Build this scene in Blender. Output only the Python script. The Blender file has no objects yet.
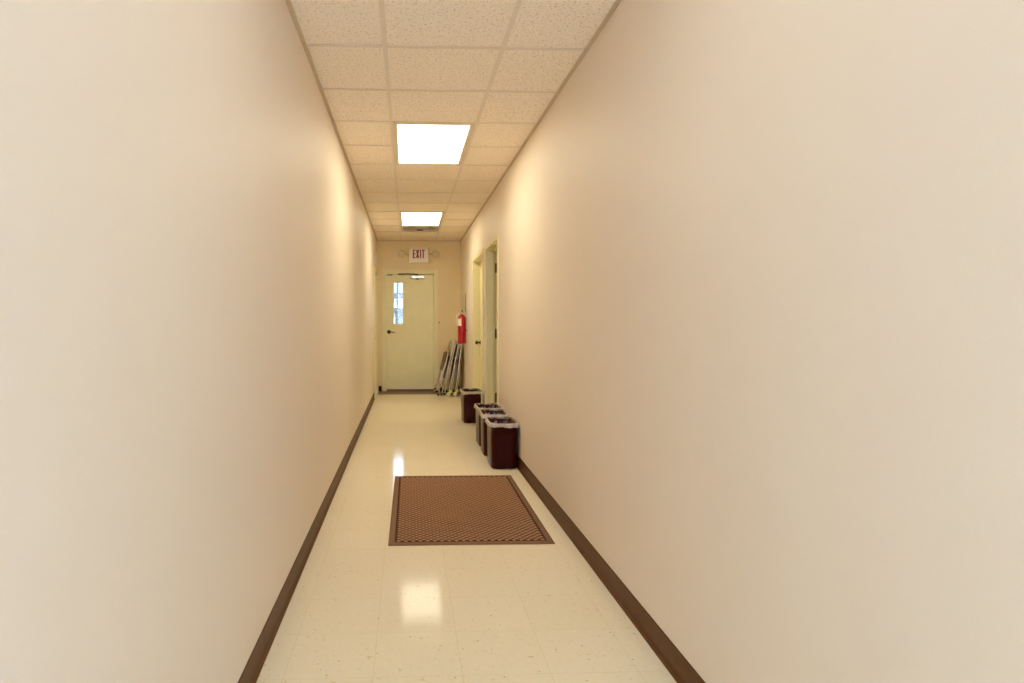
import bpy, bmesh, math, random
from mathutils import Vector, Matrix
from math import sin, cos, pi, radians
random.seed(4)
S = bpy.context.scene
C = S.collection

# ------------------------------------------------------------------ place dimensions (metres)
ZF, ZC = 0.0, 2.698            # floor, ceiling
ZS = ZC+.36                    # slab above the hung ceiling
XL, XR = -0.546, 0.958         # hall walls
YE, YB = 11.05, -1.5           # far end wall, rear wall
EYE = 1.263
TILE = 0.61                    # ceiling module
Y1 = 3.232                     # first visible cross tee
CXL, CXR = -0.117, 0.503       # the two long tees
LIGHT_ROWS = (3, 9, -3)

# ------------------------------------------------------------------ materials
def nt(name):
    m = bpy.data.materials.new(name); m.use_nodes = True
    t = m.node_tree; b = t.nodes['Principled BSDF']
    return m, t, b
def N(t, kind, **kw):
    n = t.nodes.new(kind)
    for k, v in kw.items():
        if k in n.inputs: n.inputs[k].default_value = v
        else: setattr(n, k, v)
    return n
def L(t, a, b): t.links.new(a, b)
def simple(name, col, rough=0.5, metal=0.0, bump=0.0, scale=80.0, var=0.06, spec=0.5):
    m, t, b = nt(name)
    b.inputs['Roughness'].default_value = rough
    b.inputs['Metallic'].default_value = metal
    b.inputs['Specular IOR Level'].default_value = spec
    co = N(t, 'ShaderNodeTexCoord')
    nz = N(t, 'ShaderNodeTexNoise', Scale=scale, Detail=3.0)
    L(t, co.outputs['Object'], nz.inputs['Vector'])
    r = N(t, 'ShaderNodeValToRGB')
    r.color_ramp.elements[0].position = .3; r.color_ramp.elements[1].position = .7
    r.color_ramp.elements[0].color = tuple(c*(1-var) for c in col)+(1,)
    r.color_ramp.elements[1].color = tuple(min(1,c*(1+var)) for c in col)+(1,)
    L(t, nz.outputs['Fac'], r.inputs['Fac']); L(t, r.outputs['Color'], b.inputs['Base Color'])
    if bump:
        bp = N(t, 'ShaderNodeBump', Strength=bump, Distance=0.002)
        L(t, nz.outputs['Fac'], bp.inputs['Height']); L(t, bp.outputs['Normal'], b.inputs['Normal'])
    return m

M = {}
M['wall'] = simple('painted_wall', (.81,.716,.60), .55, bump=.12, scale=260, var=.012, spec=.35)
M['end_wall'] = simple('painted_end_wall', (.80,.66,.38), .55, bump=.12, scale=260, var=.012, spec=.3)
M['frame'] = simple('cream_metal_frame', (.80,.73,.42), .4, scale=20, var=.02)
M['door'] = simple('cream_metal_door', (.82,.77,.44), .42, scale=6, var=.025)
M['grid'] = simple('ceiling_grid_metal', (.82,.715,.555), .45, scale=30, var=.02)
M['angle'] = simple('wall_angle_metal', (.60,.48,.31), .45, scale=30, var=.02)
M['base'] = simple('brown_vinyl_base', (.105,.038,.008), .45, scale=18, var=.12, spec=.25)
M['black_base'] = simple('black_vinyl_base', (.014,.006,.004), .7, scale=18, var=.1, spec=.15)
M['strip'] = simple('brown_floor_strip', (.19,.115,.055), .5, scale=60, var=.15)
M['bin'] = simple('maroon_plastic', (.034,.0004,.0003), .3, bump=.05, scale=300, var=.08, spec=.18)
M['mat_low'] = simple('mat_groove', (.06,.018,.008), .85, bump=.4, scale=700, var=.25, spec=.2)
M['mat_high'] = simple('mat_pile', (.41,.225,.118), .85, bump=.5, scale=600, var=.3, spec=.2)
M['mat_edge'] = simple('mat_rubber', (.20,.095,.042), .7, bump=.1, scale=200, var=.12)
M['red'] = simple('red_enamel', (.40,.003,.008), .25, scale=12, var=.03)
M['label'] = simple('label_paper', (.86,.78,.62), .5, scale=90, var=.18)
M['brass'] = simple('worn_brass', (.48,.40,.25), .35, metal=1, scale=40, var=.1)
M['steel'] = simple('brushed_steel', (.62,.60,.57), .3, metal=1, scale=50, var=.08)
M['chair_steel'] = simple('chair_tube_steel', (.72,.66,.56), .35, metal=.5, scale=50, var=.06)
M['dark_metal'] = simple('dark_bronze', (.06,.042,.028), .35, metal=.7, scale=30, var=.1)
M['hinge'] = simple('hinge_bronze', (.14,.095,.04), .45, metal=.4, scale=30, var=.1)
M['black'] = simple('black_rubber', (.012,.011,.011), .5, scale=40, var=.1)
M['sign'] = simple('white_plastic_sign', (.82,.71,.55), .35, scale=20, var=.02)
M['letter'] = simple('red_sign_letter', (.27,.008,.012), .4, scale=20, var=.03)
M['lamp_plastic'] = simple('cream_lamp_plastic', (.60,.49,.27), .35, scale=20, var=.03)
M['white_alu'] = simple('white_aluminium', (.92,.88,.78), .4, scale=30, var=.02)
M['lens'] = simple('lamp_lens', (.66,.54,.32), .2, scale=60, var=.05)
M['ball_green'] = simple('tennis_felt_green', (.58,.62,.14), .9, bump=.5, scale=250, var=.15)
M['ball_pale'] = simple('tennis_felt_pale', (.76,.74,.50), .9, bump=.5, scale=250, var=.15)
M['pad_brown'] = simple('brown_vinyl_pad', (.16,.075,.028), .5, bump=.2, scale=120, var=.12)
M['pad_tan'] = simple('tan_vinyl_pad', (.46,.39,.25), .5, bump=.2, scale=120, var=.1)
M['pad_dark'] = simple('dark_vinyl_pad', (.05,.028,.022), .5, bump=.2, scale=120, var=.12)
M['pad_maroon'] = simple('maroon_vinyl_pad', (.16,.012,.015), .5, bump=.2, scale=120, var=.12)
M['vent'] = simple('vent_enamel', (.58,.50,.36), .4, scale=30, var=.03)
M['vent_dark'] = simple('vent_duct_dark', (.10,.07,.035), .7, scale=30, var=.1)
M['ext_white'] = simple('pale_siding', (.82,.82,.82), .7, scale=3, var=.04)
M['ext_grey'] = simple('grey_fascia', (.055,.045,.036), .6, scale=3, var=.05)
M['ext_blue'] = simple('blue_grey_roof', (.13,.11,.092), .5, scale=2, var=.05)
M['ext_dark'] = simple('dark_hedge_grey', (.03,.03,.03), .7, scale=9, var=.3)
M['asphalt'] = simple('outside_pavement', (.35,.34,.33), .9, bump=.4, scale=60, var=.15)
M['wood'] = simple('room_floor_tile', (.55,.46,.33), .4, scale=20, var=.05)

def tile_mat():                       # fissured ceiling board
    m, t, b = nt('mineral_ceiling_board')
    b.inputs['Roughness'].default_value = .85; b.inputs['Specular IOR Level'].default_value = .2
    co = N(t, 'ShaderNodeTexCoord')
    mp = N(t, 'ShaderNodeMapping'); mp.inputs['Scale'].default_value = (1, .8, 1)
    L(t, co.outputs['Object'], mp.inputs['Vector'])
    n1 = N(t, 'ShaderNodeTexNoise', Scale=85.0, Detail=5.0, Roughness=.6)
    v1 = N(t, 'ShaderNodeTexVoronoi', Scale=75.0)
    n2 = N(t, 'ShaderNodeTexNoise', Scale=9.0, Detail=2.0)
    for n in (n1, v1, n2): L(t, mp.outputs['Vector'], n.inputs['Vector'])
    r1 = N(t, 'ShaderNodeValToRGB')
    e = r1.color_ramp.elements
    e[0].position = .30; e[0].color = (.60,.51,.38,1)
    e[1].position = .46; e[1].color = (.96,.85,.69,1)
    x = e.new(.72); x.color = (.98,.91,.78,1)
    L(t, n1.outputs['Fac'], r1.inputs['Fac'])
    r2 = N(t, 'ShaderNodeValToRGB')
    e = r2.color_ramp.elements
    e[0].position = .10; e[0].color = (.50,.42,.30,1)
    e[1].position = .17; e[1].color = (1,1,1,1)
    L(t, v1.outputs['Distance'], r2.inputs['Fac'])
    mx = N(t, 'ShaderNodeMix', data_type='RGBA', blend_type='MULTIPLY'); mx.inputs[0].default_value = .40
    L(t, r1.outputs['Color'], mx.inputs[6]); L(t, r2.outputs['Color'], mx.inputs[7])
    L(t, mx.outputs[2], b.inputs['Base Color'])
    bp = N(t, 'ShaderNodeBump', Strength=.25, Distance=.003)
    L(t, n1.outputs['Fac'], bp.inputs['Height']); L(t, bp.outputs['Normal'], b.inputs['Normal'])
    return m
M['board'] = tile_mat()

def floor_mat():                      # polished vinyl composition tile
    m, t, b = nt('vinyl_floor_tile')
    g = N(t, 'ShaderNodeNewGeometry')
    mp = N(t, 'ShaderNodeMapping'); mp.inputs['Location'].default_value = (.44, -3.12+.62*6, 0)
    L(t, g.outputs['Position'], mp.inputs['Vector'])
    br = N(t, 'ShaderNodeTexBrick', Scale=1.0)
    br.offset = 0; br.squash = 1
    br.inputs['Brick Width'].default_value = .318; br.inputs['Row Height'].default_value = .31
    br.inputs['Mortar Size'].default_value = .0009; br.inputs['Mortar Smooth'].default_value = .3; br.inputs['Bias'].default_value = 0
    br.inputs['Color1'].default_value = (.85,.765,.57,1); br.inputs['Color2'].default_value = (.87,.785,.595,1)
    br.inputs['Mortar'].default_value = (.72,.62,.42,1)
    L(t, mp.outputs['Vector'], br.inputs['Vector'])
    n1 = N(t, 'ShaderNodeTexNoise', Scale=48.0, Detail=4.0, Roughness=.65, Distortion=.6)
    m1 = N(t, 'ShaderNodeMapping'); m1.inputs['Scale'].default_value = (1, 1.0, 1); m1.inputs['Rotation'].default_value = (0,0,.5)
    L(t, g.outputs['Position'], m1.inputs['Vector']); L(t, m1.outputs['Vector'], n1.inputs['Vector'])
    r1 = N(t, 'ShaderNodeValToRGB'); e = r1.color_ramp.elements
    e[0].position = .30; e[0].color = (.72,.62,.44,1)
    e[1].position = .37; e[1].color = (.97,.96,.93,1)
    x = e.new(.66); x.color = (1,1,1,1)
    x = e.new(.74); x.color = (1.07,1.08,1.10,1)
    L(t, n1.outputs['Fac'], r1.inputs['Fac'])
    mx = N(t, 'ShaderNodeMix', data_type='RGBA', blend_type='MULTIPLY'); mx.inputs[0].default_value = .8
    L(t, br.outputs['Color'], mx.inputs[6]); L(t, r1.outputs['Color'], mx.inputs[7])
    # sparse dark chips
    v = N(t, 'ShaderNodeTexVoronoi', Scale=16.0); L(t, m1.outputs['Vector'], v.inputs['Vector'])
    r2 = N(t, 'ShaderNodeValToRGB'); e = r2.color_ramp.elements
    e[0].position = .045; e[0].color = (.45,.33,.18,1); e[1].position = .075; e[1].color = (1,1,1,1)
    L(t, v.outputs['Distance'], r2.inputs['Fac'])
    mx2 = N(t, 'ShaderNodeMix', data_type='RGBA', blend_type='MULTIPLY'); mx2.inputs[0].default_value = .7
    L(t, mx.outputs[2], mx2.inputs[6]); L(t, r2.outputs['Color'], mx2.inputs[7])
    L(t, mx2.outputs[2], b.inputs['Base Color'])
    # wax: slightly wavy, streaked across the hall
    n3 = N(t, 'ShaderNodeTexNoise', Scale=3.0, Detail=3.0)
    m3 = N(t, 'ShaderNodeMapping'); m3.inputs['Scale'].default_value = (.6, 9.0, 1)
    L(t, g.outputs['Position'], m3.inputs['Vector']); L(t, m3.outputs['Vector'], n3.inputs['Vector'])
    mr = N(t, 'ShaderNodeMapRange'); mr.inputs[1].default_value=.3; mr.inputs[2].default_value=.7; mr.inputs[3].default_value=.05; mr.inputs[4].default_value=.14
    L(t, n3.outputs['Fac'], mr.inputs[0]); L(t, mr.outputs[0], b.inputs['Roughness'])
    bp = N(t, 'ShaderNodeBump', Strength=.04, Distance=.004)
    L(t, n3.outputs['Fac'], bp.inputs['Height']); L(t, bp.outputs['Normal'], b.inputs['Normal'])
    b.inputs['Specular IOR Level'].default_value = .07
    return m
M['floor'] = floor_mat()

def diffuser_mat(name, col, strength):
    m, t, b = nt(name)
    b.inputs['Base Color'].default_value = (.85,.85,.8,1); b.inputs['Roughness'].default_value = .35
    co = N(t, 'ShaderNodeTexCoord')
    wv = N(t, 'ShaderNodeTexVoronoi', Scale=70.0); L(t, co.outputs['Object'], wv.inputs['Vector'])
    mr = N(t, 'ShaderNodeMapRange'); mr.inputs[3].default_value=strength*1.08; mr.inputs[4].default_value=strength*.85
    L(t, wv.outputs['Distance'], mr.inputs[0])
    b.inputs['Emission Color'].default_value = col+(1,)
    L(t, mr.outputs[0], b.inputs['Emission Strength'])
    return m
WARM = (1.0,.912,.68); COOL = (1.0,.97,.92)
M['diff_warm'] = diffuser_mat('lit_prismatic_diffuser', WARM, 6.5)
M['diff_cool'] = diffuser_mat('lit_prismatic_diffuser_white', COOL, 1.7)

def glass_mat():
    m = bpy.data.materials.new('clear_glass'); m.use_nodes = True; t = m.node_tree
    t.nodes.remove(t.nodes['Principled BSDF']); o = t.nodes['Material Output']
    tr = N(t, 'ShaderNodeBsdfTransparent'); tr.inputs[0].default_value = (.94,.96,.97,1)
    gl = N(t, 'ShaderNodeBsdfGlossy'); gl.inputs['Roughness'].default_value = .02
    fr = N(t, 'ShaderNodeFresnel', IOR=1.45)
    nz = N(t, 'ShaderNodeTexNoise', Scale=2.0); bp = N(t, 'ShaderNodeBump', Strength=.01)
    L(t, nz.outputs['Fac'], bp.inputs['Height']); L(t, bp.outputs['Normal'], gl.inputs['Normal'])
    mx = N(t, 'ShaderNodeMixShader'); L(t, fr.outputs[0], mx.inputs[0]); L(t, tr.outputs[0], mx.inputs[1]); L(t, gl.outputs[0], mx.inputs[2])
    L(t, mx.outputs[0], o.inputs['Surface']); return m
M['glass'] = glass_mat()

def liner_mat(lo=.08, hi=.55):
    m = bpy.data.materials.new('clear_bin_liner'); m.use_nodes = True; t = m.node_tree
    b = t.nodes['Principled BSDF']; o = t.nodes['Material Output']
    b.inputs['Base Color'].default_value = (.66,.57,.50,1); b.inputs['Roughness'].default_value = .22
    co = N(t, 'ShaderNodeTexCoord'); nz = N(t, 'ShaderNodeTexNoise', Scale=13.0, Detail=3.0, Distortion=1.0)
    mp = N(t, 'ShaderNodeMapping'); mp.inputs['Scale'].default_value = (1,1,.35)
    L(t, co.outputs['Object'], mp.inputs[0]); L(t, mp.outputs[0], nz.inputs['Vector'])
    bp = N(t, 'ShaderNodeBump', Strength=.3, Distance=.008); L(t, nz.outputs['Fac'], bp.inputs['Height']); L(t, bp.outputs['Normal'], b.inputs['Normal'])
    tr = N(t, 'ShaderNodeBsdfTransparent')
    r = N(t, 'ShaderNodeMapRange'); r.inputs[1].default_value=.35; r.inputs[2].default_value=.65; r.inputs[3].default_value=lo; r.inputs[4].default_value=hi
    L(t, nz.outputs['Fac'], r.inputs[0])
    mx = N(t, 'ShaderNodeMixShader'); L(t, r.outputs[0], mx.inputs[0]); L(t, tr.outputs[0], mx.inputs[1]); L(t, b.outputs[0], mx.inputs[2])
    L(t, mx.outputs[0], o.inputs['Surface']); return m
M['liner'] = liner_mat()
M['cuff'] = liner_mat(.62, .92)

# ------------------------------------------------------------------ mesh helpers
class MB:
    def __init__(s): s.b = bmesh.new(); s.mi = 0
    def _tag(s, faces, smooth):
        for f in faces: f.smooth = smooth; f.material_index = s.mi
    def box(s, x0, x1, y0, y1, z0, z1, bev=0.0):
        c = bmesh.ops.create_cube(s.b, size=1.0); vs = c['verts']
        bmesh.ops.scale(s.b, vec=(x1-x0, y1-y0, z1-z0), verts=vs)
        bmesh.ops.translate(s.b, vec=((x0+x1)/2,(y0+y1)/2,(z0+z1)/2), verts=vs)
        fs = list({f for v in vs for f in v.link_faces})
        s._tag(fs, False)
        if bev:
            es = list({e for v in vs for e in v.link_edges})
            r = bmesh.ops.bevel(s.b, geom=es, offset=bev, segments=2, affect='EDGES', profile=.5)
            s._tag(r['faces'], False)
        return s
    def tube(s, pts, r, seg=10, closed=False):
        pts = [Vector(p) for p in pts]; n = len(pts); rings = []
        up = None
        for i, p in enumerate(pts):
            if closed: d = (pts[(i+1)%n]-pts[i-1]).normalized()
            else: d = (pts[min(i+1,n-1)]-pts[max(i-1,0)]).normalized()
            if up is None:
                a = Vector((0,0,1)) if abs(d.z) < .9 else Vector((1,0,0))
                u = d.cross(a).normalized()
            else:
                u = (up - d*up.dot(d)).normalized()
            up = u; w = d.cross(u)
            rr = r[i] if isinstance(r, (list, tuple)) else r
            rings.append([s.b.verts.new(p+(u*cos(2*pi*k/seg)+w*sin(2*pi*k/seg))*rr) for k in range(seg)])
        fs = []
        m = n if closed else n-1
        for i in range(m):
            A, B = rings[i], rings[(i+1)%n]
            for k in range(seg): fs.append(s.b.faces.new((A[k],A[(k+1)%seg],B[(k+1)%seg],B[k])))
        s._tag(fs, True)
        if not closed: s._tag([s.b.faces.new(rings[0][::-1]), s.b.faces.new(rings[-1])], False)
        return s
    def lathe(s, prof, origin=(0,0,0), axis='z', seg=28, cap=True):
        o = Vector(origin); rings = []
        for (r, h) in prof:
            ring = []
            for k in range(seg):
                a = 2*pi*k/seg; x, y = r*cos(a), r*sin(a)
                v = {'z':(x,y,h), 'y':(x,h,-y), 'x':(h,x,y)}[axis]
                ring.append(s.b.verts.new(o+Vector(v)))
            rings.append(ring)
        fs = []
        for A, B in zip(rings, rings[1:]):
            for k in range(seg): fs.append(s.b.faces.new((A[k],A[(k+1)%seg],B[(k+1)%seg],B[k])))
        s._tag(fs, True)
        if cap: s._tag([s.b.faces.new(rings[0][::-1]), s.b.faces.new(rings[-1])], False)
        return s
    def sphere(s, c, r, seg=20):
        g = bmesh.ops.create_uvsphere(s.b, u_segments=seg, v_segments=seg//2+2, radius=r)
        bmesh.ops.translate(s.b, vec=c, verts=g['verts'])
        s._tag(list({f for v in g['verts'] for f in v.link_faces}), True); return s
    def loft(s, rings, cap0=True, cap1=True, smooth=True, closed=True):
        R = [[s.b.verts.new(Vector(p)) for p in ring] for ring in rings]; fs = []
        for A, B in zip(R, R[1:]):
            n = len(A)
            for k in range(n if closed else n-1): fs.append(s.b.faces.new((A[k],A[(k+1)%n],B[(k+1)%n],B[k])))
        s._tag(fs, smooth); c = []
        if cap0: c.append(s.b.faces.new(R[0][::-1]))
        if cap1: c.append(s.b.faces.new(R[-1]))
        s._tag(c, False); return s
    def prism(s, poly, d, place):     # extrude a 2-D polygon; place(u,v,w)->xyz
        return s.loft([[place(u,v,0) for u,v in poly],[place(u,v,d) for u,v in poly]], smooth=False)
    def build(s, name, mats, parent=None, loc=None):
        bmesh.ops.recalc_face_normals(s.b, faces=s.b.faces)
        me = bpy.data.meshes.new(name); s.b.to_mesh(me); s.b.free()
        for m in (mats if isinstance(mats, (list, tuple)) else [mats]): me.materials.append(m)
        o = bpy.data.objects.new(name, me); C.objects.link(o)
        if parent: o.parent = parent
        if loc: o.location = loc
        return o
def tag(o, label=None, cat=None, group=None, kind=None):
    if label: o['label'] = label
    if cat: o['category'] = cat
    if group: o['group'] = group
    if kind: o['kind'] = kind
    return o
def empty(name, loc=(0,0,0), rot=(0,0,0)):
    o = bpy.data.objects.new(name, None); C.objects.link(o)
    o.location = loc; o.rotation_euler = rot; o.empty_display_size = .1; return o
def struct(o, label, cat): return tag(o, label, cat, kind='structure')
def copy_tree(o, parent=None):
    c = o.copy(); C.objects.link(c)
    if parent: c.parent = parent
    for ch in [x for x in C.objects if x.parent == o]: copy_tree(ch, c)
    return c

# ------------------------------------------------------------------ room shell
T = 0.14
b = MB(); b.box(XL-T, XR+.0, YB-T, YE+T, -.12, 0); struct(b.build('floor', M['floor']), 'cream speckled polished vinyl tile floor of the corridor', 'floor')

# door openings: right wall (near, far), left wall, end wall
RN = (6.47, 7.45); RF = (7.74, 8.86); DTOP = 2.125
LD = (10.11, 10.90); LTOP = 2.09
EX0, EX1, ETOP = -.386, .490, 2.12
b = MB()
b.box(XL-T, XL, YB, LD[0], 0, ZS); b.box(XL-T, XL, LD[1], YE+T, 0, ZS); b.box(XL-T, XL, LD[0], LD[1], LTOP, ZS)
struct(b.build('wall_left', M['wall']), 'long cream painted wall on the left of the corridor', 'wall')
b = MB()
b.box(XR, XR+T, YB, RN[0], 0, ZS); b.box(XR, XR+T, RN[1], RF[0], 0, ZS); b.box(XR, XR+T, RF[1], YE+T, 0, ZS)
b.box(XR, XR+T, RN[0], RN[1], DTOP, ZS); b.box(XR, XR+T, RF[0], RF[1], DTOP, ZS)
struct(b.build('wall_right', M['wall']), 'long cream painted wall on the right with two doorways', 'wall')
b = MB()
b.box(XL, EX0, YE, YE+T, 0, ZS); b.box(EX1, XR, YE, YE+T, 0, ZS); b.box(EX0, EX1, YE, YE+T, ETOP, ZS)
struct(b.build('wall_end', M['end_wall']), 'tan end wall around the exit door', 'wall')
# rear wall behind the camera, with a glazed opening that lets the daylight in
b = MB(); wx0, wx1, wz1 = XL+.12, XR-.12, 2.35
b.box(XL, wx0, YB-T, YB, 0, ZS); b.box(wx1, XR, YB-T, YB, 0, ZS); b.box(wx0, wx1, YB-T, YB, wz1, ZS); b.box(wx0, wx1, YB-T, YB, 0, .12)
struct(b.build('wall_back', M['wall']), 'cream wall behind the viewer with a tall window', 'wall')
b = MB()
for x0, x1 in ((wx0, wx0+.05), (wx1-.05, wx1), (.175, .225)): b.box(x0, x1, YB-.09, YB-.04, .12, wz1)
b.box(wx0, wx1, YB-.09, YB-.04, .12, .17); b.box(wx0, wx1, YB-.09, YB-.04, wz1-.05, wz1)
w = b.build('window_1', M['frame']); struct(w, 'tall cream framed window behind the viewer', 'window')
b = MB(); b.box(wx0+.05, wx1-.05, YB-.068, YB-.062, .17, wz1-.05); b.build('window_pane', M['glass'], w)

# ceiling: mineral boards in one mesh, the metal grid as trim
rows = [Y1 + (k-1)*TILE for k in range(-11, 14)]          # cross tee positions
rows = [y for y in rows if YB+.05 < y < YE-.02]
yb = [YB] + rows + [YE]
cols = (XL, CXL, CXR, XR)
def row_y(k): return Y1 + (k-1)*TILE
def is_light(i, yc):
    if i != 1: return None
    for k in LIGHT_ROWS:
        if row_y(k) < yc < row_y(k+2): return k
    if row_y(11) < yc < row_y(12): return 'vent'
    return None
b = MB()
for i in range(3):
    for a, c in zip(yb, yb[1:]):
        if is_light(i, (a+c)/2) is not None: continue
        dz = random.uniform(.004, .008)
        b.box(cols[i]+.004, cols[i+1]-.004, a+.004, c-.004, ZC+dz, ZC+dz+.016)
b.box(XL-T, XR+T, YB-T, YE+T, ZC+.35, ZC+.45)             # slab above the hung ceiling
struct(b.build('ceiling', M['board']), 'suspended ceiling of speckled cream mineral tiles', 'ceiling')
b = MB()
h = .012
for x in (CXL, CXR): b.box(x-h, x+h, YB, YE, ZC, ZC+.004); b.box(x-.002, x+.002, YB, YE, ZC+.004, ZC+.04)
for y in rows:
    for i in range(3):
        skip = i == 1 and any(row_y(k) < y-.1 and y+.1 < row_y(k+2) for k in LIGHT_ROWS)
        if skip: continue
        b.box(cols[i]+h, cols[i+1]-h, y-h, y+h, ZC+.0005, ZC+.0035)
struct(b.build('trim_1', M['grid']), 'thin cream metal ceiling grid bars', 'trim')
b = MB()
for x0, x1, xv0, xv1 in ((XL, XL+.022, XL, XL+.002), (XR-.022, XR, XR-.002, XR)):
    b.box(x0, x1, YB, YE, ZC-.001, ZC+.002); b.box(xv0, xv1, YB, YE, ZC+.002, ZC+.024)
b.box(XL+.022, XR-.022, YE-.022, YE, ZC-.001, ZC+.002)
struct(b.build('trim_2', M['angle']), 'cream metal angle along the ceiling edges', 'trim')

# cove base
cove = [(0,.0),(.018,.0),(.0175,.003),(.011,.008),(.007,.016),(.005,.026),(.004,.096),(.002,.1),(0,.1)]
def base_run(mb, side, y0, y1):
    x = XL if side < 0 else XR; s = 1 if side < 0 else -1
    n = max(1, round((y1-y0)/1.22)); ys = [y0+(y1-y0)*k/n for k in range(n+1)]
    for a, c in zip(ys, ys[1:]):
        mb.loft([[(x+s*u, yy, v) for u, v in cove] for yy in (a+.0006, c-.0006)], smooth=False)
b = MB(); base_run(b, -1, YB, LD[0]-.06); struct(b.build('baseboard_left', M['base']), 'brown vinyl cove base along the left wall', 'baseboard')
b = MB(); base_run(b, 1, YB, RN[0]-.06); base_run(b, 1, RN[1]+.06, RF[0]-.06); base_run(b, 1, RF[1]+.06, YE-.02)
struct(b.build('baseboard_right', M['base']), 'brown vinyl cove base along the right wall', 'baseboard')
b = MB()
b.loft([[(xx, YE-u, v+.001) for u, v in cove] for xx in (XL+.03, EX0-.075)], smooth=False)
b.loft([[(xx, YE-u, v+.001) for u, v in cove] for xx in (EX1+.075, XR-.02)], smooth=False)
struct(b.build('baseboard_end', M['black_base']), 'short black vinyl base pieces beside the exit door', 'baseboard')
# brown strip of flooring at the exit door
b = MB(); poly = [(XL+.03,YE-.42),(XR-.02,YE-.42),(XR-.02,YE-.02),(XL+.03,YE-.02)]
b.loft([[(x,y,.0005) for x,y in poly],[(x+(.004 if x<0 else -.004),y+(.006 if y<YE-.2 else 0),.009) for x,y in poly]], smooth=False)
struct(b.build('trim_3', M['strip']), 'brown floor strip before the exit door', 'trim')

# ------------------------------------------------------------------ doors
def frame_mb(w0, w1, top, face, out, depth, place):
    """steel frame round an opening; place(along, out_from_wall, z). out: stands proud; depth: jamb depth into the wall"""
    mb = MB()
    def bx(a0,a1,o0,o1,z0,z1):
        p = [place(a,o,z) for a in (a0,a1) for o in (o0,o1) for z in (z0,z1)]
        xs=[q[0] for q in p]; ys=[q[1] for q in p]; zs=[q[2] for q in p]
        mb.box(min(xs),max(xs),min(ys),max(ys),min(zs),max(zs),.002)
    # casing legs and head
    bx(w0-face, w0+.004, -.0, out, 0, top+face); bx(w1-.004, w1+face, -.0, out, 0, top+face); bx(w0+.004, w1-.004, -.0, out, top-.004, top+face)
    # jamb lining
    bx(w0, w0+.018, -depth, 0, 0, top-.0); bx(w1-.018, w1, -depth, 0, 0, top-.0); bx(w0+.018, w1-.018, -depth, 0, top-.018, top)
    return mb
def stops(mb, w0, w1, top, o0, o1, place, t=.016):
    def bx(a0,a1,z0,z1):
        p = [place(a,o,z) for a in (a0,a1) for o in (o0,o1) for z in (z0,z1)]
        xs=[q[0] for q in p]; ys=[q[1] for q in p]; zs=[q[2] for q in p]
        mb.box(min(xs),max(xs),min(ys),max(ys),min(zs),max(zs),.0015)
    bx(w0+.018, w0+.018+t, 0, top-.018); bx(w1-.018-t, w1-.018, 0, top-.018); bx(w0+.018+t, w1-.018-t, top-.018-t, top-.018)

# exit door
d1 = empty('door_1', (.052, YE, 0)); struct(d1, 'cream steel exit door with narrow glass pane and lever handle', 'door')
OX, OY = .052, YE
def pe(a, o, z): return (a-OX, -o, z)
fm = frame_mb(EX0, EX1, ETOP, .062, .018, T-.002, pe); stops(fm, EX0, EX1, ETOP, -.0755, -.095, pe, .03); fm.build('door_frame', M['frame'], d1)
DX0, DX1, DZ0, DZ1 = EX0+.021-OX, EX1-.021-OX, .0405, ETOP-.022
WX0, WX1, WZ0, WZ1 = -.247-OX, -.081-OX, 1.206, 1.952
b = MB(); fy0, fy1 = .030, .075                    # leaf sits just inside the frame face
b.box(DX0, WX0, fy0, fy1, DZ0, DZ1); b.box(WX1, DX1, fy0, fy1, DZ0, DZ1); b.box(WX0, WX1, fy0, fy1, DZ0, WZ0); b.box(WX0, WX1, fy0, fy1, WZ1, DZ1)
leaf = b.build('door_leaf', M['door'], d1)
b = MB(); e = .014
b.box(WX0-e, WX0+.004, fy0-.006, fy0, WZ0-e, WZ1+e, .002); b.box(WX1-.004, WX1+e, fy0-.006, fy0, WZ0-e, WZ1+e, .002)
b.box(WX0+.004, WX1-.004, fy0-.006, fy0, WZ0-e, WZ0+.004, .002); b.box(WX0+.004, WX1-.004, fy0-.006, fy0, WZ1-.004, WZ1+e, .002)
b.build('window_bead', M['door'], leaf)
b = MB(); b.box(WX0, WX1, .05, .056, WZ0, WZ1); b.build('window_pane', M['glass'], leaf)
# lever
b = MB(); hx, hz = -.332-OX, 1.069
b.lathe([(.0,-.001),(.034,-.001),(.034,.006),(.028,.012),(.013,.014),(.012,.045),(.0,.047)], (hx, fy0, hz), 'y', cap=False)
for v in b.b.verts: v.co.y = fy0-(v.co.y-fy0)
b.tube([(hx,fy0-.042,hz),(hx+.02,fy0-.046,hz-.001),(hx+.06,fy0-.046,hz-.004),(hx+.105,fy0-.040,hz-.010)],[.010,.010,.009,.007])
b.build('lever_handle', M['dark_metal'], d1)
b = MB(); b.box(DX0-.001, DX0+.095, fy0-.012, fy0, DZ1-.016, DZ1+.001, .002); b.build('door_contact', M['black'], d1)
# closer: body on the leaf, arm to the frame
cl = MB(); cz = 2.052
cl.box(.065-OX, .300-OX, fy0-.062, fy0, cz-.026, cz+.026, .006)
c = cl.build('door_closer', M['steel'], d1)
a = MB(); a.lathe([(.0,-.045),(.017,-.045),(.017,.045),(.0,.045)], (.18-OX, fy0-.035, cz), 'z', seg=16, cap=False)
a.tube([(.18-OX,fy0-.035,cz+.045),(.02-OX,fy0-.11,cz+.05),(-.15-OX,fy0-.03,cz+.055)], .010, 8)
a.box(-.17-OX, -.05-OX, -.032, -.0185, cz+.036, cz+.060, .003)
a.build('closer_arm', M['hinge'], c)
b = MB(); b.box(DX0-.004, DX1+.004, -.018, T, 0.0005, .040); b.build('threshold', M['strip'], d1)
b = MB(); b.box(DX0, DX1, fy0-.006, fy0, .042, .060, .001); b.build('door_sweep', M['white_alu'], leaf)
b = MB()
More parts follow.
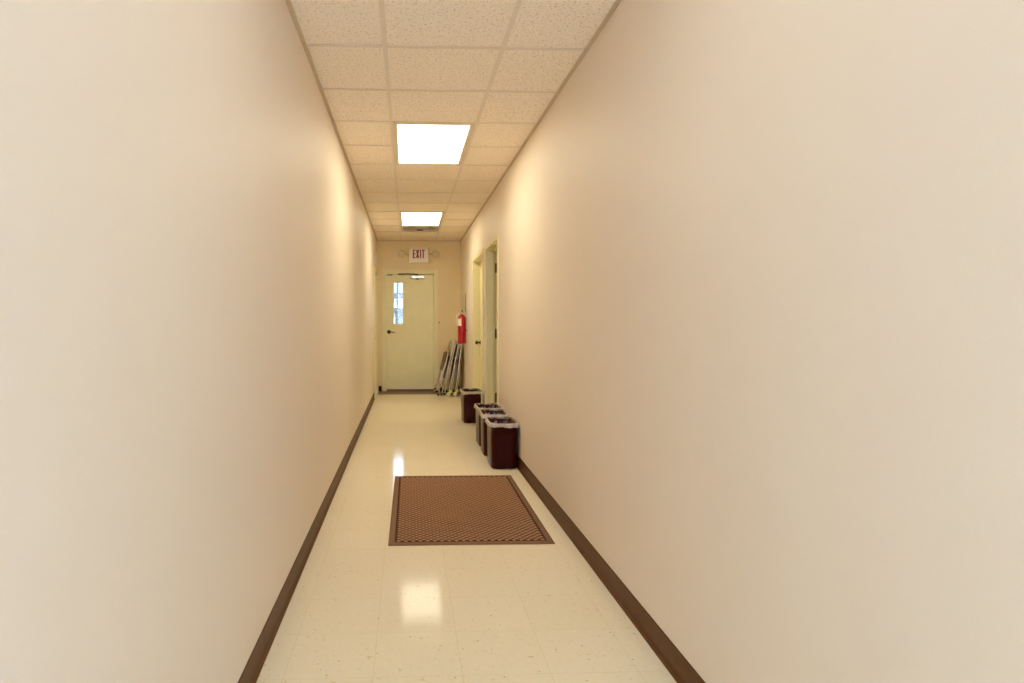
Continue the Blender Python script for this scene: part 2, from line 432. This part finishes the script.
for z in (.3, 1.1, 1.9): b.tube([(DX1+.006, fy0-.004, z-.055),(DX1+.006, fy0-.004, z+.055)], .007, 8)
b.build('hinge_knuckles', M['frame'], d1)

# right wall doors: place(along=Y, out=-X)
def pr(oy):
    def f(a, o, z): return (-o, a-oy, z)
    return f
def hinge(parent, x, y, z, h=.115):
    m = MB(); m.box(x-.020, x+.020, y-.003, y, z-h/2, z+h/2, .001); m.tube([(x+.023,y-.004,z-h/2),(x+.023,y-.004,z+h/2)], .007, 8)
    return m.build('hinge', M['hinge'], parent)
oy = sum(RN)/2
d2 = empty('door_2', (XR, oy, 0)); struct(d2, 'nearer cream doorway in the right wall with its door swung open inward', 'door')
p = pr(oy); fm = frame_mb(RN[0], RN[1], DTOP, .055, .016, T+.012, p)
stops(fm, RN[0], RN[1], DTOP, -.062, -.095, p); fm.build('door_frame', M['frame'], d2)
for z in (1.905, 1.11, .335): hinge(d2, .122, RN[1]-.018-oy, z)
b = MB(); b.box(.155, .155+.90, RN[1]-.065-oy, RN[1]-.021-oy, .012, DTOP-.024, .002); lf = b.build('door_leaf', M['door'], d2)
b = MB(); b.lathe([(.0,0),(.03,0),(.03,.006),(.012,.012),(.012,.035),(.026,.045),(.028,.06),(.018,.072),(.0,.074)], (.155+.84, RN[1]-.065-oy, .98), 'y', cap=False)
for v in b.b.verts: v.co.y = 2*(RN[1]-.065-oy)-v.co.y
b.build('door_knob', M['dark_metal'], lf)
oy = sum(RF)/2
d3 = empty('door_3', (XR, oy, 0)); struct(d3, 'farther cream doorway in the right wall, closed door with dark knob', 'door')
p = pr(oy); fm = frame_mb(RF[0], RF[1], DTOP, .055, .016, T, p); stops(fm, RF[0], RF[1], DTOP, -.128, -.139, p); fm.build('door_frame', M['frame'], d3)
b = MB(); b.box(.084, .126, RF[0]+.021-oy, RF[1]-.021-oy, .012, DTOP-.021, .002); lf = b.build('door_leaf', M['door'], d3)
b = MB(); b.lathe([(.0,0),(.03,0),(.03,.006),(.012,.012),(.012,.035),(.026,.045),(.028,.06),(.018,.072),(.0,.074)], (.084, RF[1]-.09-oy, .955), 'x', cap=False)
for v in b.b.verts: v.co.x = 2*.084-v.co.x
b.build('door_knob', M['dark_metal'], lf)
for z in (1.9, 1.1, .3):
    m = MB(); m.tube([(.078, RF[0]+.020-oy, z-.055),(.078, RF[0]+.020-oy, z+.055)], .007, 8); m.build('hinge', M['hinge'], d3)
# left wall door near the end
oy = sum(LD)/2
d4 = empty('door_4', (XL, oy, 0)); struct(d4, 'closed cream door in the left wall beside the end wall', 'door')
def pl(a, o, z): return (o, a-oy, z)
fm = frame_mb(LD[0], LD[1], LTOP, .055, .016, T, pl); fm.build('door_frame', M['frame'], d4)
b = MB(); b.box(-.10, -.056, LD[0]+.021-oy, LD[1]-.021-oy, .012, LTOP-.021, .002); lf = b.build('door_leaf', M['door'], d4)
b = MB(); b.lathe([(.0,0),(.03,0),(.03,.006),(.012,.012),(.012,.035),(.026,.045),(.028,.06),(.018,.072),(.0,.074)], (-.056, LD[0]+.09-oy, .98), 'x', cap=False)
b.build('door_knob', M['dark_metal'], lf)

# the room behind the open doorway
b = MB(); rx0, rx1, ry0, ry1 = XR+T, XR+T+2.6, 5.2, 7.60
b.box(rx1, rx1+.1, ry0, ry1, 0, ZC); b.box(rx0, rx1, ry0-.1, ry0, 0, ZC); b.box(rx0, rx1, ry1, ry1+.1, 0, ZC); b.box(rx0, rx1+.1, ry0-.1, 9.3, ZC, ZC+.1); b.box(rx1, rx1+.1, ry1, 9.2, 0, ZC); b.box(rx0, rx1, 9.2, 9.3, 0, ZC)
struct(b.build('wall_side_room', M['wall']), 'cream walls of the unlit room behind the open doorway', 'wall')
b = MB(); b.box(XR, rx1+.1, ry0-.1, 9.3, -.1, 0); struct(b.build('floor_side_room', M['wood']), 'floor of the side room', 'floor')

# ------------------------------------------------------------------ ceiling lights and vent
def make_light(k):
    y0, y1 = row_y(k), row_y(k+2)
    cx, cy = (CXL+CXR)/2, (y0+y1)/2
    t = empty('ceiling_light', (cx, cy, ZC)); w = CXR-CXL-.03; l = y1-y0-.03
    f = MB(); e = .028
    for x0, x1, ya, yc in ((-w/2,-w/2+e,-l/2,l/2),(w/2-e,w/2,-l/2,l/2),(-w/2+e,w/2-e,-l/2,-l/2+e+.03),(-w/2+e,w/2-e,l/2-e,l/2)):
        f.box(x0, x1, ya, yc, .0045, .02, .002)
    f.box(-w/2, w/2, -l/2, l/2, .10, .11)
    for x0, x1, ya, yc in ((-w/2,-w/2+.004,-l/2,l/2),(w/2-.004,w/2,-l/2,l/2),(-w/2,w/2,-l/2,-l/2+.004),(-w/2,w/2,l/2-.004,l/2)):
        f.box(x0, x1, ya, yc, .02, .10)
    f.build('light_housing', M['grid'], t)
    d = MB(); d.box(-w/2+e-.002, w/2-e+.002, -l/2+e+.028, l/2-e+.002, .010, .014)
    d.build('diffuser', M['diff_warm'] if k > 0 else M['diff_cool'], t)
    return t
LBL = {3:'larger, nearer lit rectangular ceiling panel in the corridor ceiling', 9:'smaller, farther lit ceiling panel just before the exit door vent',
       -3:'lit ceiling panel right above the viewer', -9:'lit ceiling panel behind the viewer'}
for k in LIGHT_ROWS: tag(make_light(k), LBL[k], 'ceiling light', 'recessed ceiling lights')

t = empty('air_vent', ((CXL+CXR)/2, (row_y(11)+row_y(12))/2, ZC)); tag(t, 'square louvred ceiling air vent behind the far light panel', 'vent')
hw = (CXR-CXL)/2-.014; hl = TILE/2-.014
def sq_ring(mb, r0x, r0y, z0, r1x, r1y, z1):
    A = [(-r0x,-r0y,z0),(r0x,-r0y,z0),(r0x,r0y,z0),(-r0x,r0y,z0)]; B = [(-r1x,-r1y,z1),(r1x,-r1y,z1),(r1x,r1y,z1),(-r1x,r1y,z1)]
    A2 = [(x*.992,y*.992,z+.004) for x,y,z in A]; B2 = [(x*.992,y*.992,z+.004) for x,y,z in B]
    mb.loft([A,B,B2,A2,A], cap0=False, cap1=False, smooth=False)
f = MB(); P = [(r*cos(a), r*sin(a)) for a in [2*pi*k/40 for k in range(40)] for r in (1,)]
def sq_pt(a, ux, uy):
    c_, s_ = cos(a), sin(a); m = max(abs(c_)/ux, abs(s_)/uy); return (c_/m, s_/m)
A = [2*pi*(k+.5)/40 for k in range(40)]
f.loft([[sq_pt(a,hw,hl)+(.010,) for a in A], [sq_pt(a,hw,hl)+(.0045,) for a in A], [(.262*cos(a),.262*sin(a),.0045) for a in A], [(.255*cos(a),.255*sin(a),.06) for a in A]], cap0=False, cap1=False, smooth=False)
f.build('vent_plate', M['vent'], t)
f = MB(); f.lathe([(.0,.085),(.27,.085),(.27,.09),(.0,.09)], cap=False); f.build('duct_back', M['vent_dark'], t)
for r0, r1, za, zb in ((.255,.205,-.012,.040),(.190,.150,-.016,.034),(.130,.085,-.020,.030)):
    f = MB(); f.lathe([(r0,za),(r0,za+.003),(r1,zb+.003),(r1,zb),(r0,za)], cap=False, seg=36); f.build('louver_ring', M['vent'], t)
f = MB(); f.lathe([(.0,-.020),(.055,-.018),(.060,-.014),(.02,.02),(.0,.02)], cap=False, seg=28); f.build('center_cone', M['vent_dark'], t)

# ------------------------------------------------------------------ exit sign with emergency lamps
t = empty('exit_sign', (.199, YE, 2.30)); tag(t, 'white EXIT sign with red letters and two round lamps above the door', 'exit sign')
b = MB(); b.box(-.174, .174, -.060, 0, 0, .256, .008); b.build('sign_housing', M['sign'], t)
b = MB(); z0, z1, st = .085, .235, .021; yf, yk = -.0635, -.0595
def pf(u, v, w): return (u, yf+w*1.0, v)
def bar(x0, x1, za, zb): b.box(x0, x1, yf, yk, za, zb)
x = -.104
bar(x, x+st, z0, z1)
for zz in (z0, (z0+z1)/2-st/2, z1-st): bar(x+st, x+.047, zz, zz+st*.9)
x = -.048; w_ = .060; s2 = .023
b.prism([(x,z1),(x+s2,z1),(x+w_,z0),(x+w_-s2,z0)], .004, pf); b.prism([(x+w_-s2,z1),(x+w_,z1),(x+s2,z0),(x,z0)], .0038, pf)
x = .024; bar(x, x+st, z0, z1)
x = .056; bar(x, x+.054, z1-st*.9, z1); bar(x+.0165, x+.0375, z0, z1-st*.9)
b.build('lettering', M['letter'], t)
for sx in (-1, 1):
    lx, lz = sx*.300, .168 if sx < 0 else .158
    b = MB(); b.tube([(sx*.170,-.03,.15),(sx*.200,-.035,.15),(lx-sx*.055,-.045,lz)], .011, 8)
    b.lathe([(.0,.032),(.038,.030),(.060,.012),(.068,-.018),(.068,-.030),(.060,-.034),(.0,-.034)], (lx, -.055, lz), 'y', cap=False)
    # outward face looks down the hall (-Y)
    lamp = b.build('emergency_lamp', M['lamp_plastic'], t)
    b = MB(); b.lathe([(.0,-.042),(.030,-.040),(.052,-.033),(.054,-.030),(.0,-.030)], (lx, -.055, lz), 'y', cap=False); b.build('lens', M['lens'], lamp)

# small fixing on the end wall right of the door
b = MB(); b.lathe([(.0,0),(.012,0),(.012,.006),(.005,.010),(.005,.028),(.009,.032),(.0,.036)], (0,0,0), 'y', seg=12, cap=False)
for v in b.b.verts: v.co.y = -v.co.y
o = b.build('wall_hook', M['dark_metal'], None, (.566, YE, 1.240)); tag(o, 'tiny dark hook on the end wall right of the exit door', 'hook')

# ------------------------------------------------------------------ fire extinguisher on the right wall
ex = empty('fire_extinguisher', (.873, 9.86, .90)); tag(ex, 'red fire extinguisher hanging on the right wall near the end', 'fire extinguisher')
b = MB(); b.lathe([(.0,.004),(.052,.004),(.058,0),(.064,.006),(.065,.02),(.065,.385),(.062,.412),(.052,.436),(.034,.452),(.020,.458),(.019,.470),(.0,.470)], cap=False, seg=36)
b.build('cylinder', M['red'], ex)
b = MB()
def arc(r, a0, a1, n=10): return [(r*cos(radians(a0+(a1-a0)*k/n)), r*sin(radians(a0+(a1-a0)*k/n))) for k in range(n+1)]
for z0, z1 in ((.285, .40),):
    P = arc(.0658, 165, 258, 16); Q = arc(.0645, 165, 258, 16)[::-1]
    b.loft([[(x,y,z0) for x,y in P+Q],[(x,y,z1) for x,y in P+Q]], smooth=False)
lb = b.build('label_sheet', M['label'], ex)
b = MB(); b.lathe([(.0,.466),(.016,.466),(.018,.474),(.018,.495),(.012,.505),(.0,.505)], cap=False, seg=18)
b.tube([(-.010,0,.485),(-.030,0,.484)], .008, 10)
b.build('valve', M['brass'], ex)
b = MB(); b.lathe([(.0,.0),(.017,.0),(.017,.010),(.0,.012)], (0,-.018,.486), 'y', seg=16, cap=False)
for v in b.b.verts: v.co.y = -.018-(v.co.y+.018)
b.build('pressure_gauge', M['sign'], ex)
b = MB(); b.box(-.012,.012,-.075,.03,.502,.508,.002); b.tube([(0,.02,.508),(0,-.03,.528),(0,-.085,.535)], .008, 8); b.build('carry_handle', M['black'], ex)
b = MB(); b.tube([(-.028,0,.484),(-.055,0,.478),(-.082,-.004,.45),(-.090,-.006,.40),(-.086,-.006,.33),(-.078,-.006,.29)], [.008,.009,.011,.012,.012,.010], 10); b.build('hose', M['label'], ex)
br = empty('extinguisher_bracket', (XR, 9.86, .90)); tag(br, 'thin steel wall bracket behind the red extinguisher', 'bracket')
b = MB(); b.box(-.006, 0, -.02, .02, .08, .50, .001); b.tube([(-.004,0,.475),(-.045,0,.47),(-.062,0,.478)], .004, 8); b.build('back_plate', M['steel'], br)
b = MB(); ring = [( -.085+.0672*cos(a), .0672*sin(a)) for a in [radians(k*10) for k in range(36)]]
ri = [(-.085+.0656*cos(a), .0656*sin(a)) for a in [radians(k*10) for k in range(36)]]
b.loft([[(x,y,.20) for x,y in ring],[(x,y,.218) for x,y in ring],[(x,y,.218) for x,y in ri],[(x,y,.20) for x,y in ri],[(x,y,.20) for x,y in ring]], cap0=False, cap1=False)
b.box(-.020,-.004,-.012,.012,.20,.218); b.build('strap', M['red'], br)
b = MB(); b.box(-.005, 0, -.012, .012, 0, .30, .001); o = b.build('wall_strip', M['dark_metal'], None, (XR, 10.12, 1.42)); tag(o, 'thin dark vertical strip on the right wall above the extinguisher', 'strip')

# ------------------------------------------------------------------ waste bins with liners
def rrect(hx, hy, r, z, n=5, dx=0, dy=0):
    pts = []
    for sx, sy, a0 in ((1,1,0),(-1,1,90),(-1,-1,180),(1,-1,270)):
        for k in range(n+1):
            a = radians(a0+90*k/n); pts.append((sx*(hx-r)+r*cos(a)+dx, sy*(hy-r)+r*sin(a)+dy, z))
    return pts
def subd(ring, m=3):
    out = []
    for i, p in enumerate(ring):
        q = ring[(i+1)%len(ring)]
        k = 8 if i % 6 == 5 else 1
        for j in range(k): out.append(tuple(Vector(p).lerp(Vector(q), j/k)))
    return out
H = .392
def make_bin(w=.246, l=.372, seed=1):
    t = empty('waste_bin')
    hx, hy = w/2, l/2
    b = MB(); bx, by = hx*.88, hy*.86
    R = [rrect(bx-.01, by-.01, .04, .002), rrect(bx, by, .045, .012)]
    for k in range(1, 6):
        f = k/5; R.append(rrect(bx+(hx-.012-bx)*f, by+(hy-.012-by)*f, .045+.008*f, .012+(H-.032-.012)*f))
    R += [rrect(hx-.004, hy-.004, .055, H-.030), rrect(hx, hy, .056, H-.024), rrect(hx, hy, .056, H-.004), rrect(hx-.003, hy-.003, .054, H), rrect(hx-.008, hy-.008, .050, H-.002)]
    for k in range(4, -1, -1):
        f = k/4; R.append(rrect(bx-.004+(hx-.014-bx)*f, by-.004+(hy-.014-by)*f, .042+.008*f, .010+(H-.03)*f))
    b.loft(R); b.build('bin_body', M['bin'], t)
    rnd = random.Random(seed); b = MB()
    ph = [rnd.uniform(0, 6.28) for _ in range(8)]
    def ring(off, z, jit, zj):
        out = []
        base = subd(rrect(hx+off, hy+off, .058, z))
        for i, q in enumerate(base):
            a = math.atan2(q[1]*hx, q[0]*hy); n = Vector((cos(a), sin(a), 0))
            d = jit*(.6*sin(9*a+ph[0])+.5*sin(17*a+ph[1])+.4*sin(31*a+ph[2]))
            dz = zj*(.8*sin(3*a+ph[3])+.5*sin(8*a+ph[4])+.4*sin(19*a+ph[5]))
            out.append((q[0]+n.x*d, q[1]+n.y*d, q[2]+dz))
        return out
    rings = [ring(.0065, H-.030, .0012, .005), ring(.006, H-.022, .001, .002), ring(.004, H-.006, .0012, .001), ring(.001, H+.0035, .0005, .001), ring(-.011, H+.001, .001, .001),
             ring(-.020, H-.05, .004, .003), ring(-.032, H-.12, .008, .004), ring(-.045, H-.20, .010, .006), ring(-.055, H-.29, .008, .008)]
    ln = MB(); ln.loft(rings[4:], cap0=False, cap1=True); lo = ln.build('bin_liner', M['liner'], t)
    b.loft(rings[:5], cap0=False, cap1=False); b.build('liner_cuff', M['cuff'], lo)
    return t
bins = [((.824, 5.372), 0, 1, 'nearest maroon waste bin, front of the lined row of three by the right wall'),
        ((.822, 5.87), -1.5, 2, 'middle lined maroon waste bin of the row of three along the right wall'),
        ((.826, 6.30), 1.0, 3, 'rearmost lined maroon bin in the row of three, beside the open doorway'),
        ((.800, 7.74), 2.0, 5, 'maroon waste bin standing alone farther back by the farther doorway')]
for i, ((x, y), a, sd, lab) in enumerate(bins):
    o = make_bin(seed=sd)          # every liner hangs differently
    o.location = (x, y, 0); o.rotation_euler.z = radians(a); tag(o, lab, 'waste bin', 'maroon waste bins')

# ------------------------------------------------------------------ door mat
def floor_pt(px, py):              # a photograph pixel on the floor, in metres
    d = 616*EYE/(py-321); cx = (px-430.5)/616*d; th = radians(2.14)
    return Vector((cx*cos(th)+d*sin(th), d*cos(th)-cx*sin(th), 0))
nl, nr, fr, fl = Vector((-.147,3.452,0)), Vector((.834,3.466,0)), Vector((.837,4.99,0)), Vector((-.112,4.99,0))
nl, nr, fr, fl = floor_pt(389.5,546.5), floor_pt(555.5,543.8), floor_pt(510.5,476), floor_pt(394,476.6)
ctr = (nl+nr+fr+fl)/4
ax = ((nr-nl)+(fr-fl)).normalized(); W = ((nr-nl).length+(fr-fl).length)/2; Ln = ((fl-nl).length+(fr-nr).length)/2
rz = math.atan2(ax.y, ax.x)
mat = empty('floor_mat', (ctr.x, ctr.y, .001), (0,0,rz)); tag(mat, 'brown entrance mat with raised diamond weave and rubber border on the floor', 'mat')
b = MB(); hw, hl, bo = W/2, Ln/2, .036
def rr(dx, dy, z): return [(-hw+dx,-hl+dy,z),(hw-dx,-hl+dy,z),(hw-dx,hl-dy,z),(-hw+dx,hl-dy,z)]
b.loft([rr(0,0,0), rr(0,0,.003), rr(.012,.012,.008), rr(bo-.004,bo-.004,.0085), rr(bo,bo,.0055)], cap1=False, smooth=False)
b.build('rubber_border', M['mat_edge'], mat)
b = MB(); b.mi = 0
b.box(-hw+bo, hw-bo, -hl+bo, hl-bo, .001, .0056)
b.mi = 1; pitch = .042; rw = pitch*.345
nx = round((W-2*bo)/pitch); ny = round((Ln-2*bo)/pitch); px_, py_ = (W-2*bo-.004)/nx, (Ln-2*bo-.004)/ny
ox, oyy = -(nx-1)*px_/2, -(ny-1)*py_/2
for i in range(2*nx-1):
    for j in range(2*ny-1):
        if (i+j) % 2: continue
        x, y = ox+i*px_/2, oyy+j*py_/2
        rx_, ry_ = rw, rw
        A = [b.b.verts.new((x+u*rx_, y+v*ry_, .0054)) for u, v in ((1,0),(0,1),(-1,0),(0,-1))]
        B = [b.b.verts.new((x+u*rx_*.72, y+v*ry_*.72, .0090)) for u, v in ((1,0),(0,1),(-1,0),(0,-1))]
        fs = [b.b.faces.new((A[k],A[(k+1)%4],B[(k+1)%4],B[k])) for k in range(4)] + [b.b.faces.new(B)]
        for f in fs: f.material_index = 1; f.smooth = False
b.build('woven_pile', [M['mat_low'], M['mat_high']], mat)

# ------------------------------------------------------------------ folded chairs leaning in the corner
def make_chair(hgt, pad, balls, back_mat, seat_lo=.28):
    t = empty('folding_chair'); w = .205; r = .0105; s = hgt/.97
    def P(x, y, z): return (x, y, z*s)
    b = MB()                       # main frame: inverted U
    pts = [P(0,-w,.02), P(0,-w,.45), P(0,-w,.86)] + [P(0,-w+.07*(1-cos(radians(a))), .86+.10*sin(radians(a))) for a in (25,50,75,90)]
    pts += [(x,-y,z) for x,y,z in pts[::-1]]
    b.tube(pts, r, 10); b.tube([P(0,-w,.14),P(0,w,.14)], .008, 8); b.build('frame', M['chair_steel'], t)
    b = MB(); R = []
    for z in (.70,.74,.82,.90,.935):
        k = .010 if z in (.70,.935) else .016
        ring = [P(-k+.004*cos(yy*12), yy, z) for yy in (-w+.008,-.1,0,.1,w-.008)] + [P(k*.6+.004*cos(yy*12), yy, z) for yy in (w-.008,.1,0,-.1,-w+.008)]
        R.append(ring)
    b.loft(R); b.build('backrest', back_mat, t)
    b = MB(); b.box(.014, .030, -w+.030, w-.030, seat_lo*s, (seat_lo+.40)*s, .007); b.build('seat', pad, t)
    for sy in (-1, 1):
        z0 = .075
        b = MB(); y = sy*(w-.016)
        b.tube([P(.030,y,z0),P(.026,y,.30),P(.012,y,.60)], .0095, 10); lg = b.build('rear_leg', M['chair_steel'], t)
        b = MB()
        if balls: b.sphere(P(.030, y, z0+.012), .033)
        else: b.lathe([(.0,-.012),(.014,-.012),(.014,.022),(.0,.022)], P(.030,y,z0), seg=12, cap=False)
        b.build('tennis_ball' if balls else 'rubber_foot', M['ball_green'] if balls else M['black'], lg)
        b = MB(); y = sy*w
        if balls: b.sphere((0, y, .033), .033)
        else: b.lathe([(.0,.0),(.015,.0),(.014,.035),(.0,.035)], (0,y,0), seg=12, cap=False)
        b.build('tennis_ball' if balls else 'rubber_foot', M['ball_pale'] if balls else M['black'], t)
    b = MB(); b.tube([P(.029,-w+.016,.16),P(.029,w-.016,.16)], .007, 8); b.build('cross_bar', M['chair_steel'], t)
    return t
CH = [ # foot x, y, height, lean, yaw, pad, balls, back, label
 (.505,10.62,.78,13.6, 3,'pad_brown',False,'pad_brown','shorter brown folded chair, leftmost of the stack leaning in the corner'),
 (.556,10.64,.97,14.0, 5,'pad_dark', False,'pad_tan','folded metal chair with tan back, tallest, second from left in the leaning stack'),
 (.612,10.65,.93,13.0, 2,'pad_brown',False,'pad_tan','folded metal chair third from left, just left of the tennis ball feet'),
 (.672,10.56,.90,11.5, 4,'pad_dark', True, 'pad_dark','folded metal chair standing on the left pair of tennis balls'),
 (.732,10.66,.92,9.6, 3,'pad_dark', False,'pad_dark','folded metal chair between the two pairs of tennis balls'),
 (.792,10.56,.88,7.4, 2,'pad_maroon',True,'pad_maroon','rightmost folded metal chair with maroon back, standing on the right pair of tennis balls')]
for x, y, h_, lean, yaw, pad, balls, back, lab in CH:
    o = make_chair(h_, M[pad], balls, M[back], .52 if h_ < .8 else .28); o.location = (x, y, .009 if y-.21 > YE-.42 else .002)
    
    flip = h_ < .8
    o.rotation_euler = (0, radians(-lean if flip else lean), radians(yaw+(180 if flip else 0))); tag(o, lab, 'folding chair', 'folded chairs leaning in the corner')

# ------------------------------------------------------------------ outside, seen through the door pane
b = MB(); b.box(-30, 30, YE+T, 60, -.25, -.08); struct(b.build('ground', M['asphalt']), 'pale pavement outside the exit door', 'ground')
bd = empty('building', (0, 30, -.08)); tag(bd, 'pale building across the yard seen through the door pane', 'building')
b = MB(); b.box(-9, 7, 0, 6, 0, 2.5); b.build('wall', M['ext_white'], bd)
b = MB(); b.loft([[(-9.6,-.6,2.55),(7.6,-.6,2.55),(7.6,3,4.6),(-9.6,3,4.6)],[(-9.6,-.6,2.68),(7.6,-.6,2.68),(7.6,3,4.75),(-9.6,3,4.75)]], smooth=False); b.build('roof', M['ext_blue'], bd)
b = MB(); b.box(-9.6, 7.6, -.66, -.56, 2.42, 2.66); b.build('gutter', M['ext_grey'], bd)
b = MB(); b.box(-4, 3, -.5, 0, 1.78, 1.98); b.build('awning', M['ext_grey'], bd)
b = MB(); b.box(-.62, .6, -.05, 0, .4, 1.78); b.build('window', M['ext_blue'], bd)
hd = MB(); rnd = random.Random(7)
R = []
for k in range(13):
    x = -3+k*.5; hh = 1.15+rnd.uniform(-.08,.08)
    R.append([(x,-.5,0),(x,.5,0),(x,.55,hh*.7),(x,.2,hh),(x,-.2,hh),(x,-.55,hh*.7)])
hd.loft(R, smooth=False); o = hd.build('hedge', M['ext_dark'], None, (0, 27.5, -.08)); tag(o, 'dark low hedge outside the door pane', 'hedge')
po = MB(); po.tube([(0,0,0),(.02,0,3),(.0,0,6)], [.05,.045,.04], 10); po.box(-.8,.8,-.05,.05,5.4,5.55)
o = po.build('utility_pole', M['ext_grey'], None, (-.42, 25, -.08)); tag(o, 'thin grey pole outside the door pane', 'pole')

# ------------------------------------------------------------------ world, camera, view
w = bpy.data.worlds.new('World'); S.world = w; w.use_nodes = True
bg = w.node_tree.nodes['Background']; bg.inputs[0].default_value = (.55,.74,1.0,1); bg.inputs[1].default_value = 8.6
cam = bpy.data.cameras.new('Camera'); co = bpy.data.objects.new('Camera', cam); C.objects.link(co)
cam.sensor_width = 36; cam.lens = 616/1024*36; cam.shift_x = .0796; cam.shift_y = -.02; cam.clip_start = .02
co.location = (0, 0, EYE); co.rotation_euler = (radians(90), 0, -radians(2.14))
S.camera = co
S.view_settings.view_transform = 'Standard'; S.view_settings.look = 'None'
S.view_settings.gamma = 1; S.view_settings.use_curve_mapping = False
S.view_settings.exposure = 0.73
S.cycles.max_bounces = 16; S.cycles.diffuse_bounces = 10; S.cycles.glossy_bounces = 6; S.cycles.transparent_max_bounces = 16
S.cycles.sample_clamp_indirect = 10
